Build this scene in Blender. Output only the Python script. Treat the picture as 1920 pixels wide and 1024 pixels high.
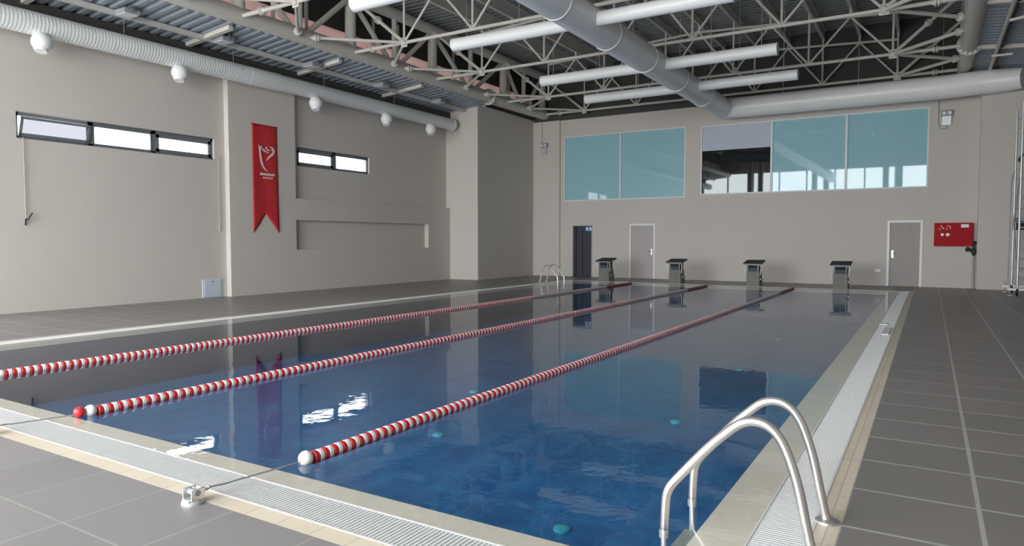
import bpy, bmesh, math, random
from mathutils import Vector, Matrix
random.seed(7)
PI = math.pi
S = bpy.context.scene
for o in list(bpy.data.objects):
    bpy.data.objects.remove(o)
C = S.collection

# ------------------------------------------------------------------ camera
cam_d = bpy.data.cameras.new('camera')
cam_d.sensor_width = 36.0
cam_d.lens = 24.04
cam_d.clip_start = 0.05
cam_d.clip_end = 400
cam = bpy.data.objects.new('camera', cam_d)
C.objects.link(cam)
cam.location = (0, 0, 1.5)
cam.rotation_euler = (PI/2 - 0.0477, 0, 0.548)
S.camera = cam

# ------------------------------------------------------------------ world (overcast daylight) and exposure
W = bpy.data.worlds.new('overcast_sky')
S.world = W
W.use_nodes = True
nt = W.node_tree
nt.nodes.clear()
wo = nt.nodes.new('ShaderNodeOutputWorld')
bg = nt.nodes.new('ShaderNodeBackground')
tc = nt.nodes.new('ShaderNodeTexCoord')
sx = nt.nodes.new('ShaderNodeSeparateXYZ')
rp = nt.nodes.new('ShaderNodeValToRGB')
mr = nt.nodes.new('ShaderNodeMapRange')
mr.inputs[1].default_value = -1; mr.inputs[2].default_value = 1
nt.links.new(tc.outputs['Generated'], sx.inputs[0])
nt.links.new(sx.outputs[2], mr.inputs[0])
nt.links.new(mr.outputs[0], rp.inputs[0])
rp.color_ramp.elements[0].position = 0.47
rp.color_ramp.elements[0].color = (0.72, 0.71, 0.69, 1)
rp.color_ramp.elements[1].position = 0.53
rp.color_ramp.elements[1].color = (0.95, 0.965, 0.985, 1)
nt.links.new(rp.outputs[0], bg.inputs[0])
bg.inputs[1].default_value = 6.0
nt.links.new(bg.outputs[0], wo.inputs[0])
S.view_settings.view_transform = 'Standard'
S.view_settings.look = 'None'
S.view_settings.exposure = 1.6
S.view_settings.gamma = 1.0
S.view_settings.use_curve_mapping = False

XL, XR, YF, YB = -16.05, 3.4, -5.0, 25.7       # room extents
GLZ_TOP = 6.9
GX_R = -0.25                                     # the glazing stops short of the right corner

# sky portals in the glazed openings (they give off nothing, they guide the daylight)
def portal(name, loc, rot, sx_, sy_):
    l = bpy.data.lights.new(name, 'AREA')
    l.shape = 'RECTANGLE'; l.size = sx_; l.size_y = sy_
    l.cycles.is_portal = True
    o = bpy.data.objects.new(name, l); C.objects.link(o)
    o.location = loc; o.rotation_euler = rot
    return o
portal('door_portal', (XL-.3, (3.0+5.3)/2, 1.15), (PI/2, 0, -PI/2), 2.3, 2.3)
portal('daylight_portal', ((XL+GX_R)/2, YF-0.25, GLZ_TOP/2), (PI/2, 0, 0), GX_R-XL, GLZ_TOP)

# ------------------------------------------------------------------ materials
def _mat(name):
    m = bpy.data.materials.new(name); m.use_nodes = True
    return m, m.node_tree, m.node_tree.nodes['Principled BSDF']

def plain(name, col, rough=0.6, metal=0.0, noise=0.06, nscale=3.0, bump=0.0, bscale=60, spec=0.5):
    """procedural: noise-varied base colour, optional fine bump"""
    m, t, b = _mat(name)
    g = t.nodes.new('ShaderNodeNewGeometry')
    n = t.nodes.new('ShaderNodeTexNoise'); n.inputs['Scale'].default_value = nscale; n.inputs['Detail'].default_value = 4
    t.links.new(g.outputs['Position'], n.inputs['Vector'])
    mx = t.nodes.new('ShaderNodeMix'); mx.data_type = 'RGBA'
    mx.inputs[6].default_value = tuple(c*(1-noise) for c in col)+(1,)
    mx.inputs[7].default_value = tuple(min(1, c*(1+noise)) for c in col)+(1,)
    t.links.new(n.outputs['Fac'], mx.inputs[0])
    t.links.new(mx.outputs[2], b.inputs['Base Color'])
    b.inputs['Roughness'].default_value = rough
    b.inputs['Metallic'].default_value = metal
    b.inputs['Specular IOR Level'].default_value = spec
    if bump:
        n2 = t.nodes.new('ShaderNodeTexNoise'); n2.inputs['Scale'].default_value = bscale
        t.links.new(g.outputs['Position'], n2.inputs['Vector'])
        bp = t.nodes.new('ShaderNodeBump'); bp.inputs['Strength'].default_value = bump; bp.inputs['Distance'].default_value = 0.01
        t.links.new(n2.outputs['Fac'], bp.inputs['Height']); t.links.new(bp.outputs[0], b.inputs['Normal'])
    return m

def tiles(name, c1, c2, grout, w, h, ox=0, oy=0, mortar=0.006, rough=0.4, axes='xy', spec=0.5, patch=0.0, pcol=None, pscale=1.2, rvar=0.0):
    m, t, b = _mat(name)
    g = t.nodes.new('ShaderNodeNewGeometry')
    s = t.nodes.new('ShaderNodeSeparateXYZ'); t.links.new(g.outputs['Position'], s.inputs[0])
    cb = t.nodes.new('ShaderNodeCombineXYZ')
    ax = {'x': 0, 'y': 1, 'z': 2}
    for i, (a, off) in enumerate(((axes[0], ox), (axes[1], oy))):
        ad = t.nodes.new('ShaderNodeMath'); ad.operation = 'ADD'; ad.inputs[1].default_value = -off
        t.links.new(s.outputs[ax[a]], ad.inputs[0]); t.links.new(ad.outputs[0], cb.inputs[i])
    br = t.nodes.new('ShaderNodeTexBrick'); br.offset = 0
    br.inputs['Scale'].default_value = 1; br.inputs['Brick Width'].default_value = w; br.inputs['Row Height'].default_value = h
    br.inputs['Mortar Size'].default_value = mortar; br.inputs['Mortar Smooth'].default_value = 0.3
    br.inputs['Color1'].default_value = c1+(1,); br.inputs['Color2'].default_value = c2+(1,); br.inputs['Mortar'].default_value = grout+(1,)
    t.links.new(cb.outputs[0], br.inputs['Vector'])
    out = br.outputs['Color']
    if patch:
        n = t.nodes.new('ShaderNodeTexNoise'); n.inputs['Scale'].default_value = pscale; n.inputs['Detail'].default_value = 6
        n.inputs['Roughness'].default_value = 0.65
        t.links.new(g.outputs['Position'], n.inputs['Vector'])
        mx = t.nodes.new('ShaderNodeMix'); mx.data_type = 'RGBA'
        r = t.nodes.new('ShaderNodeMapRange'); r.inputs[1].default_value = 0.35; r.inputs[2].default_value = 0.7
        r.inputs[3].default_value = 0; r.inputs[4].default_value = patch
        t.links.new(n.outputs['Fac'], r.inputs[0]); t.links.new(r.outputs[0], mx.inputs[0])
        t.links.new(out, mx.inputs[6]); mx.inputs[7].default_value = (pcol or c2)+(1,)
        out = mx.outputs[2]
    t.links.new(out, b.inputs['Base Color'])
    b.inputs['Roughness'].default_value = rough
    b.inputs['Specular IOR Level'].default_value = spec
    bp = t.nodes.new('ShaderNodeBump'); bp.inputs['Strength'].default_value = 0.15; bp.inputs['Distance'].default_value = 0.004; bp.invert = True
    t.links.new(br.outputs['Fac'], bp.inputs['Height']); t.links.new(bp.outputs[0], b.inputs['Normal'])
    return m

def mirrorlike(name, col, refl, rough=0.02, wave=0.0):
    """coated window glass: coloured body under a mirror reflection"""
    m, t, b = _mat(name)
    b.inputs['Base Color'].default_value = col+(1,); b.inputs['Roughness'].default_value = 0.6; b.inputs['Specular IOR Level'].default_value = 0.0
    gl = t.nodes.new('ShaderNodeBsdfGlossy'); gl.inputs['Roughness'].default_value = rough
    gl.inputs['Color'].default_value = (0.95, 1, 1, 1)
    if wave:
        n = t.nodes.new('ShaderNodeTexNoise'); n.inputs['Scale'].default_value = 1.5
        bp = t.nodes.new('ShaderNodeBump'); bp.inputs['Strength'].default_value = wave; bp.inputs['Distance'].default_value = 0.01
        g = t.nodes.new('ShaderNodeNewGeometry'); t.links.new(g.outputs['Position'], n.inputs['Vector'])
        t.links.new(n.outputs['Fac'], bp.inputs['Height']); t.links.new(bp.outputs[0], gl.inputs['Normal'])
    mx = t.nodes.new('ShaderNodeMixShader')
    fr = t.nodes.new('ShaderNodeFresnel'); fr.inputs[0].default_value = 1.5
    mp = t.nodes.new('ShaderNodeMapRange'); mp.inputs[3].default_value = refl; mp.inputs[4].default_value = 1.0
    t.links.new(fr.outputs[0], mp.inputs[0]); t.links.new(mp.outputs[0], mx.inputs[0])
    t.links.new(b.outputs[0], mx.inputs[1]); t.links.new(gl.outputs[0], mx.inputs[2])
    t.links.new(mx.outputs[0], t.nodes['Material Output'].inputs[0])
    return m

def thin_fresnel(t, ior):
    """the same Fresnel reflectance from either side of a thin sheet or still surface"""
    g = t.nodes.new('ShaderNodeNewGeometry')
    r = t.nodes.new('ShaderNodeMapRange'); r.inputs[3].default_value = ior; r.inputs[4].default_value = 1/ior
    t.links.new(g.outputs['Backfacing'], r.inputs[0])
    fr = t.nodes.new('ShaderNodeFresnel'); t.links.new(r.outputs[0], fr.inputs[0])
    return fr

def clear_glass(name, tint=(0.93, 0.96, 0.97)):
    m, t, b = _mat(name)
    tr = t.nodes.new('ShaderNodeBsdfTransparent'); tr.inputs[0].default_value = tint+(1,)
    gl = t.nodes.new('ShaderNodeBsdfGlossy'); gl.inputs['Roughness'].default_value = 0.01
    fr = thin_fresnel(t, 1.5)
    mx = t.nodes.new('ShaderNodeMixShader')
    t.links.new(fr.outputs[0], mx.inputs[0]); t.links.new(tr.outputs[0], mx.inputs[1]); t.links.new(gl.outputs[0], mx.inputs[2])
    t.links.new(mx.outputs[0], t.nodes['Material Output'].inputs[0])
    return m

def water_mat():
    m, t, b = _mat('pool_water')
    g = t.nodes.new('ShaderNodeNewGeometry')
    n1 = t.nodes.new('ShaderNodeTexNoise'); n1.inputs['Scale'].default_value = 2.2; n1.inputs['Detail'].default_value = 3
    n2 = t.nodes.new('ShaderNodeTexNoise'); n2.inputs['Scale'].default_value = 9; n2.inputs['Detail'].default_value = 2
    for n in (n1, n2): t.links.new(g.outputs['Position'], n.inputs['Vector'])
    ad = t.nodes.new('ShaderNodeMath'); ad.operation = 'MULTIPLY_ADD'; ad.inputs[1].default_value = 0.25
    t.links.new(n2.outputs['Fac'], ad.inputs[0]); t.links.new(n1.outputs['Fac'], ad.inputs[2])
    bp = t.nodes.new('ShaderNodeBump'); bp.inputs['Strength'].default_value = 0.10; bp.inputs['Distance'].default_value = 0.02
    t.links.new(ad.outputs[0], bp.inputs['Height'])
    tr = t.nodes.new('ShaderNodeBsdfTransparent'); tr.inputs[0].default_value = (0.97, 0.985, 0.99, 1)
    gl = t.nodes.new('ShaderNodeBsdfGlossy'); gl.inputs['Roughness'].default_value = 0.015
    fr = thin_fresnel(t, 1.33)
    t.links.new(bp.outputs[0], gl.inputs['Normal'])
    mx = t.nodes.new('ShaderNodeMixShader')
    t.links.new(fr.outputs[0], mx.inputs[0]); t.links.new(tr.outputs[0], mx.inputs[1]); t.links.new(gl.outputs[0], mx.inputs[2])
    t.links.new(mx.outputs[0], t.nodes['Material Output'].inputs[0])
    return m

def translucent(name, col):
    m, t, b = _mat(name)
    tl = t.nodes.new('ShaderNodeBsdfTranslucent'); tl.inputs[0].default_value = col+(1,)
    df = t.nodes.new('ShaderNodeBsdfDiffuse'); df.inputs[0].default_value = col+(1,)
    mx = t.nodes.new('ShaderNodeMixShader'); mx.inputs[0].default_value = 0.75
    t.links.new(tl.outputs[0], mx.inputs[1]); t.links.new(df.outputs[0], mx.inputs[2])
    t.links.new(mx.outputs[0], t.nodes['Material Output'].inputs[0])
    return m

def wood(name, c1, c2):
    m, t, b = _mat(name)
    g = t.nodes.new('ShaderNodeNewGeometry')
    mp = t.nodes.new('ShaderNodeMapping'); mp.inputs['Scale'].default_value = (9, 9, 0.6)
    n = t.nodes.new('ShaderNodeTexNoise'); n.inputs['Scale'].default_value = 1.5; n.inputs['Detail'].default_value = 5
    t.links.new(g.outputs['Position'], mp.inputs[0]); t.links.new(mp.outputs[0], n.inputs['Vector'])
    mx = t.nodes.new('ShaderNodeMix'); mx.data_type = 'RGBA'; mx.inputs[6].default_value = c1+(1,); mx.inputs[7].default_value = c2+(1,)
    t.links.new(n.outputs['Fac'], mx.inputs[0]); t.links.new(mx.outputs[2], b.inputs['Base Color'])
    b.inputs['Roughness'].default_value = 0.5
    return m

M = {}
M['wall'] = plain('beige_wall_paint', (0.61, 0.565, 0.52), 0.75, noise=0.025, nscale=0.8, bump=0.05, bscale=40)
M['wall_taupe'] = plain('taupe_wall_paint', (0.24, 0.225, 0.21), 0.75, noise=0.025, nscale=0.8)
M['deck'] = tiles('grey_deck_tile', (0.215, 0.198, 0.185), (0.245, 0.223, 0.21), (0.46, 0.445, 0.425), 0.64, 0.64, 0.27, 4.56, 0.014, 0.42, patch=0.25, pcol=(0.24, 0.22, 0.21), pscale=1.5)
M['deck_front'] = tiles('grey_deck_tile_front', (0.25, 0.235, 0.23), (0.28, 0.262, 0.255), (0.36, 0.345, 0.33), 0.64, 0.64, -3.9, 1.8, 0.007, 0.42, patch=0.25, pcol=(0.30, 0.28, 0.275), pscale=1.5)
M['coping'] = tiles('cream_coping_tile', (0.78, 0.71, 0.59), (0.82, 0.75, 0.63), (0.70, 0.64, 0.53), 0.25, 0.25, 0, 3.0-0.21, 0.003, 0.35)
M['band'] = tiles('cream_band_tile', (0.68, 0.58, 0.45), (0.74, 0.65, 0.52), (0.50, 0.44, 0.36), 0.25, 0.25, 0.08, 2.5-0.125, 0.004, 0.45)
M['mosaic'] = tiles('blue_glass_mosaic', (0.006, 0.10, 0.31), (0.010, 0.15, 0.42), (0.006, 0.08, 0.24), 0.10, 0.10, 0, 0, 0.006, 0.3, patch=0.75, pcol=(0.02, 0.24, 0.54), pscale=2.5)
M['mosaic_dark'] = tiles('navy_border_mosaic', (0.003, 0.035, 0.11), (0.004, 0.05, 0.14), (0.003, 0.03, 0.09), 0.10, 0.10, 0, 0, 0.006, 0.3, axes='xz')
M['water'] = water_mat()
M['grate'] = plain('white_grate_plastic', (0.67, 0.665, 0.66), 0.45, noise=0.02)
M['grate_rail'] = plain('pale_grate_rail', (0.72, 0.71, 0.70), 0.45, noise=0.02)
M['trough'] = plain('grey_trough', (0.36, 0.36, 0.37), 0.7)
M['steel'] = plain('beige_steel_paint', (0.62, 0.595, 0.545), 0.45, noise=0.03)
M['steel_dark'] = plain('main_truss_paint', (0.62, 0.59, 0.54), 0.5, noise=0.03)
M['deckmetal'] = plain('blue_grey_roof_sheet', (0.28, 0.32, 0.37), 0.5, noise=0.05)
M['roofmetal'] = plain('grey_roof_sheet', (0.25, 0.26, 0.26), 0.5, noise=0.05)
M['duct'] = plain('galvanised_duct', (0.93, 0.93, 0.92), 0.33, metal=0.0, noise=0.04, nscale=1.2)
M['duct_white'] = plain('pale_duct', (0.80, 0.81, 0.81), 0.5, metal=0.05, noise=0.03)
M['white'] = plain('white_paint', (0.82, 0.83, 0.84), 0.4, noise=0.02)
M['tube_white'] = plain('white_sheet_tube', (0.90, 0.91, 0.91), 0.35, noise=0.02)
M['chrome'] = plain('stainless_steel', (0.76, 0.73, 0.70), 0.3, metal=0.9, noise=0.03)
M['darksteel'] = plain('brushed_dull_steel', (0.34, 0.35, 0.35), 0.4, metal=0.7)
M['red'] = plain('red_plastic', (0.62, 0.03, 0.035), 0.35, noise=0.04)
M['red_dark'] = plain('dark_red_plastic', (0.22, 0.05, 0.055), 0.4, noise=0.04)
M['ropewhite'] = plain('white_plastic', (0.86, 0.84, 0.83), 0.35, noise=0.02)
M['wire'] = plain('steel_cable', (0.55, 0.55, 0.55), 0.35, metal=0.6)
M['banner'] = plain('red_banner_cloth', (0.52, 0.022, 0.03), 0.7, noise=0.12, nscale=6)
M['emblem'] = plain('white_print', (0.80, 0.68, 0.68), 0.7)
M['cabinet'] = plain('red_cabinet_paint', (0.42, 0.012, 0.02), 0.6, spec=0.15)
M['frame'] = plain('grey_window_frame', (0.17, 0.18, 0.19), 0.4)
M['frame_white'] = plain('white_window_frame', (0.70, 0.73, 0.74), 0.4)
M['teal'] = mirrorlike('teal_coated_glass', (0.33, 0.57, 0.635), 0.0, wave=0.004)
M['darkglass'] = mirrorlike('dark_mirror_glass', (0.012, 0.014, 0.015), 0.0)
M['blind'] = plain('pale_blue_blind', (0.52, 0.56, 0.66), 0.7, noise=0.03)
M['glass'] = clear_glass('clear_glass')
M['frost'] = clear_glass('obscured_glass', (0.40, 0.41, 0.43))
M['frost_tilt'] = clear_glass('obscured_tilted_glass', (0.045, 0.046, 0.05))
M['black'] = plain('black_rubber', (0.012, 0.012, 0.012), 0.7)
M['navy'] = plain('dark_navy_panel', (0.014, 0.022, 0.030), 0.6, spec=0.2)
M['pedestal'] = tiles('taupe_block_tile', (0.15, 0.145, 0.13), (0.17, 0.165, 0.15), (0.22, 0.21, 0.195), 0.2, 0.2, 0, 0, 0.004, 0.5, axes='xz')
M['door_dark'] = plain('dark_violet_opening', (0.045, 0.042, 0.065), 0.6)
M['door_wood'] = wood('pale_taupe_wood', (0.42, 0.38, 0.37), (0.50, 0.43, 0.42))
M['door_grey'] = wood('taupe_wood', (0.33, 0.29, 0.28), (0.38, 0.34, 0.32))
M['doorframe'] = plain('white_door_frame', (0.84, 0.85, 0.85), 0.4)
M['pink'] = translucent('pink_translucent_sheet', (0.86, 0.72, 0.70))
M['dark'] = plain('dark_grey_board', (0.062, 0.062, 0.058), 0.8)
M['exit'] = plain('teal_sign', (0.10, 0.34, 0.42), 0.4)
M['inlet'] = plain('turquoise_inlet', (0.06, 0.40, 0.50), 0.4)
M['alu'] = plain('aluminium', (0.62, 0.64, 0.65), 0.35, metal=0.5)
M['box_grey'] = plain('grey_fitting', (0.30, 0.31, 0.33), 0.5)
M['lens'] = plain('lamp_lens', (0.74, 0.79, 0.82), 0.3)
M['valve'] = plain('dark_green_iron', (0.03, 0.045, 0.035), 0.5)
M['pipe'] = plain('grey_pipe', (0.42, 0.40, 0.38), 0.5)
M['hatch'] = plain('pale_blue_hatch', (0.60, 0.65, 0.72), 0.5)
M['block_steel'] = plain('weathered_block_steel', (0.20, 0.215, 0.21), 0.5, metal=0.2)
M['bluepanel'] = plain('blue_platform', (0.20, 0.27, 0.36), 0.5)
M['tread'] = plain('grey_tread', (0.30, 0.33, 0.32), 0.5)

# ------------------------------------------------------------------ mesh builder
class MB:
    def __init__(s):
        s.bm = bmesh.new(); s.mi = 0
    def _f(s, vs):
        try:
            f = s.bm.faces.new(vs); f.material_index = s.mi; return f
        except ValueError:
            return None
    def box(s, x0, x1, y0, y1, z0, z1, mi=None):
        if mi is not None: s.mi = mi
        v = [s.bm.verts.new((x, y, z)) for z in (z0, z1) for y in (y0, y1) for x in (x0, x1)]
        for q in ((0, 2, 3, 1), (4, 5, 7, 6), (0, 1, 5, 4), (2, 6, 7, 3), (0, 4, 6, 2), (1, 3, 7, 5)):
            s._f([v[i] for i in q])
        return s
    def bar(s, a, b, w, h, up=(0, 0, 1)):
        a, b = Vector(a), Vector(b); d = (b-a).normalized(); up = Vector(up)
        if abs(d.dot(up)) > 0.99: up = Vector((0, 1, 0))
        r = d.cross(up).normalized(); u = r.cross(d)
        v = []
        for p in (a, b):
            for i, j in ((-1, -1), (1, -1), (1, 1), (-1, 1)):
                v.append(s.bm.verts.new(p + r*(i*w/2) + u*(j*h/2)))
        s._f(v[3::-1]); s._f(v[4:])
        for k in range(4): s._f([v[k], v[(k+1) % 4], v[4+(k+1) % 4], v[4+k]])
        return s
    def tube(s, pts, r, n=12, caps=True, rs=None):
        pts = [Vector(p) for p in pts]; rings = []
        t0 = (pts[1]-pts[0]).normalized()
        ref = Vector((0, 0, 1)) if abs(t0.z) < 0.9 else Vector((0, 1, 0))
        u = t0.cross(ref).normalized()
        for i, p in enumerate(pts):
            if i == 0: t = pts[1]-pts[0]
            elif i == len(pts)-1: t = pts[-1]-pts[-2]
            else: t = (pts[i+1]-p).normalized() + (p-pts[i-1]).normalized()
            t.normalize()
            u = (u - t*u.dot(t)).normalized(); w = t.cross(u)
            rr = rs[i] if rs else r
            rx, ry = rr if isinstance(rr, tuple) else (rr, rr)
            rings.append([s.bm.verts.new(p + u*(math.cos(2*PI*k/n)*rx) + w*(math.sin(2*PI*k/n)*ry)) for k in range(n)])
        for a, b in zip(rings, rings[1:]):
            for k in range(n): s._f([a[k], a[(k+1) % n], b[(k+1) % n], b[k]])
        if caps:
            s._f(rings[0][::-1]); s._f(rings[-1])
        return s
    def ball(s, c, r, n=12, m=7, sc=(1, 1, 1)):
        c = Vector(c); rows = []
        for i in range(1, m):
            a = PI*i/m
            rows.append([s.bm.verts.new(c + Vector((r*sc[0]*math.sin(a)*math.cos(2*PI*k/n), r*sc[1]*math.sin(a)*math.sin(2*PI*k/n), r*sc[2]*math.cos(a)))) for k in range(n)])
        top = s.bm.verts.new(c+Vector((0, 0, r*sc[2]))); bot = s.bm.verts.new(c-Vector((0, 0, r*sc[2])))
        for k in range(n):
            s._f([top, rows[0][k], rows[0][(k+1) % n]]); s._f([bot, rows[-1][(k+1) % n], rows[-1][k]])
        for a, b in zip(rows, rows[1:]):
            for k in range(n): s._f([a[k], b[k], b[(k+1) % n], a[(k+1) % n]])
        return s
    def prism(s, pts, vec):
        vec = Vector(vec)
        a = [s.bm.verts.new(p) for p in pts]; b = [s.bm.verts.new(Vector(p)+vec) for p in pts]
        s._f(a[::-1]); s._f(b)
        n = len(a)
        for k in range(n): s._f([a[k], a[(k+1) % n], b[(k+1) % n], b[k]])
        return s
    def quad(s, *pts):
        s._f([s.bm.verts.new(p) for p in pts]); return s
    def lathe(s, prof, c, axis='z', n=16):
        """prof: list of (r, h) along axis from c"""
        c = Vector(c); rings = []
        def P(r, h, a):
            x, y = r*math.cos(a), r*math.sin(a)
            return c + (Vector((x, y, h)) if axis == 'z' else Vector((x, h, y)) if axis == 'y' else Vector((h, x, y)))
        for r, h in prof: rings.append([s.bm.verts.new(P(max(r, 1e-4), h, 2*PI*k/n)) for k in range(n)])
        for a, b in zip(rings, rings[1:]):
            for k in range(n): s._f([a[k], a[(k+1) % n], b[(k+1) % n], b[k]])
        s._f(rings[0][::-1]); s._f(rings[-1])
        return s
    def build(s, name, mats, parent=None, smooth=False, origin=None, kind=None, angle=40, bevel=0):
        if not isinstance(mats, (list, tuple)): mats = [mats]
        base = Vector((0, 0, 0))
        p = parent
        while p is not None: base += p.location; p = p.parent
        o_off = Vector(origin)-base if origin is not None else Vector((0, 0, 0))
        bmesh.ops.recalc_face_normals(s.bm, faces=s.bm.faces)
        bmesh.ops.translate(s.bm, verts=s.bm.verts, vec=-(base+o_off))
        if bevel:
            bmesh.ops.bevel(s.bm, geom=list(s.bm.edges), offset=bevel, segments=2, affect='EDGES')
        me = bpy.data.meshes.new(name); s.bm.to_mesh(me); s.bm.free()
        for m in mats: me.materials.append(m)
        if smooth:
            for f in me.polygons: f.use_smooth = True
            me.set_sharp_from_angle(angle=math.radians(angle))
        o = bpy.data.objects.new(name, me); C.objects.link(o)
        o.location = o_off
        if parent is not None: o.parent = parent
        if kind: o['kind'] = kind
        return o

def tag(o, label, cat, group=None, kind=None):
    o['label'] = label; o['category'] = cat
    if group: o['group'] = group
    if kind: o['kind'] = kind
    return o
def thing(name, label, cat, loc=(0, 0, 0), group=None, kind=None):
    o = bpy.data.objects.new(name, None); o.empty_display_size = 0.1; C.objects.link(o); o.location = loc
    return tag(o, label, cat, group, kind)
def setting(name, loc=(0, 0, 0)):
    o = bpy.data.objects.new(name, None); o.empty_display_size = 0.1; C.objects.link(o); o.location = loc
    o['kind'] = 'structure'
    return o
def struct(mb, name, mats, **k):
    return mb.build(name, mats, kind='structure', **k)
def dup(root, loc, label=None, rz=None, group=None):
    r = root.copy(); C.objects.link(r); r.location = loc
    if rz is not None: r.rotation_euler = (0, 0, rz)
    if label: r['label'] = label
    if group: r['group'] = group
    for ch in list(root.children):
        c = ch.copy(); C.objects.link(c); c.parent = r
        for g in list(ch.children):
            d = g.copy(); C.objects.link(d); d.parent = c
    return r

# ================================================================== SETTING
# pool plan: basin, submerged coping, film of water up to the gutter grates
BX0, BX1, BY0, BY1 = -11.30, -1.0, 3.0, 22.6          # basin
WX0, WX1, WY0, WY1 = -11.35, -0.745, 2.79, 22.85      # water film edge = grate inner edge
GX0, GX1, GY0, GY1 = -11.64, -0.475, 2.50, 23.12      # grate outer edge
TX0, TX1, TY0, TY1 = -11.77, -0.365, 2.375, 23.24     # tile band outer edge
DEPTH = 0.95

def ring(mb, o, i, z, mi=0):
    (a0, a1, b0, b1), (c0, c1, d0, d1) = o, i
    mb.mi = mi
    for q in (((a0, b0), (a1, b0), (c1, d0), (c0, d0)), ((a1, b0), (a1, b1), (c1, d1), (c1, d0)),
              ((a1, b1), (a0, b1), (c0, d1), (c1, d1)), ((a0, b1), (a0, b0), (c0, d0), (c0, d1))):
        mb.quad(*[(x, y, z) for x, y in q])

mb = MB()
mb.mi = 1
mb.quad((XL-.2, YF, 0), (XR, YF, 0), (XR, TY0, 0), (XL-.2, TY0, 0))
mb.mi = 0
mb.quad((TX1, TY0, 0), (XR, TY0, 0), (XR, YB+.2, 0), (TX1, YB+.2, 0))
mb.quad((XL-.2, TY0, 0), (TX0, TY0, 0), (TX0, YB+.2, 0), (XL-.2, YB+.2, 0))
mb.quad((TX0, TY1, 0), (TX1, TY1, 0), (TX1, YB+.2, 0), (TX0, YB+.2, 0))
struct(mb, 'floor', [M['deck'], M['deck_front']])
mb = MB()
ring(mb, (TX0, TX1, TY0, TY1), (GX0, GX1, GY0, GY1), 0.0)
struct(mb, 'trim_1', [M['band']])
mb = MB()      # submerged coping lip sloping gently into the water, with a rounded nosing
ring(mb, (WX0, WX1, WY0, WY1), (WX0+.02, WX1-.02, WY0+.02, WY1-.02), -0.004)
for (o, i, z0, z1) in (((WX0, WX1, WY0, WY1), (BX0, BX1, BY0, BY1), -0.004, -0.02),):
    (a0, a1, b0, b1), (c0, c1, d0, d1) = o, i
    for q in (((a0, b0, z0), (a1, b0, z0), (c1, d0, z1), (c0, d0, z1)), ((a1, b0, z0), (a1, b1, z0), (c1, d1, z1), (c1, d0, z1)),
              ((a1, b1, z0), (a0, b1, z0), (c0, d1, z1), (c1, d1, z1)), ((a0, b1, z0), (a0, b0, z0), (c0, d0, z1), (c0, d1, z1))):
        mb.quad(*q)
    for (p, q) in (((c0, d0), (c1, d0)), ((c1, d0), (c1, d1)), ((c1, d1), (c0, d1)), ((c0, d1), (c0, d0))):
        mb.quad((p[0], p[1], z1), (q[0], q[1], z1), (q[0], q[1], z1-.06), (p[0], p[1], z1-.06))
struct(mb, 'trim_2', [M['coping']])
mb = MB()
x0, x1, y0, y1, z0, z1 = BX0, BX1, BY0, BY1, -DEPTH, -0.08
mb.quad((x0, y0, z0), (x1, y0, z0), (x1, y1, z0), (x0, y1, z0))
mb.mi = 1
for (p, q) in (((x0, y0), (x1, y0)), ((x1, y0), (x1, y1)), ((x1, y1), (x0, y1)), ((x0, y1), (x0, y0))):
    mb.quad((p[0], p[1], z0), (q[0], q[1], z0), (q[0], q[1], z1), (p[0], p[1], z1))
struct(mb, 'pool_basin', [M['mosaic'], M['mosaic_dark']])
mb = MB()
mb.quad((WX0, WY0, 0), (WX1, WY0, 0), (WX1, WY1, 0), (WX0, WY1, 0))
tag(mb.build('pool_water', M['water']), 'still dark blue water filling the tiled swimming pool', 'water', kind='stuff')

# overflow grates
def grate(x0, x1, y0, y1, along, label):
    t = thing('overflow_grate', label, 'grate', ((x0+x1)/2, (y0+y1)/2, 0), 'white gutter grates around the pool')
    mb = MB()
    p = 0.026
    if along == 'x':
        n = int((x1-x0)/p)
        for k in range(n):
            a = x0+(x1-x0)*k/n
            mb.box(a, a+0.017, y0+.014, y1-.014, -0.012, 0.001)
    else:
        n = int((y1-y0)/p)
        for k in range(n):
            a = y0+(y1-y0)*k/n
            mb.box(x0+.014, x1-.014, a, a+0.017, -0.012, 0.001)
    mb.build('slats', M['grate'], t)
    mb = MB()
    if along == 'x':
        mb.box(x0, x1, y0, y0+.012, -.02, .003); mb.box(x0, x1, y1-.012, y1, -.02, .003)
    else:
        mb.box(x0, x0+.012, y0, y1, -.02, .003); mb.box(x1-.012, x1, y0, y1, -.02, .003)
    mb.build('edge_rail', M['grate_rail'], t)
    mb = MB(); mb.box(x0, x1, y0, y1, -.10, -.03); mb.build('trough', M['trough'], t)
grate(GX0, GX1, GY0, WY0, 'x', 'white slatted gutter grate along the near end of the pool')
grate(WX1, GX1, WY0, WY1, 'y', 'white slatted gutter grate along the right side of the pool')
grate(GX0, WX0, WY0, WY1, 'y', 'white gutter grate along the far left side of the pool')
grate(GX0, GX1, WY1, GY1, 'x', 'white gutter grate along the far end under the starting blocks')

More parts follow.
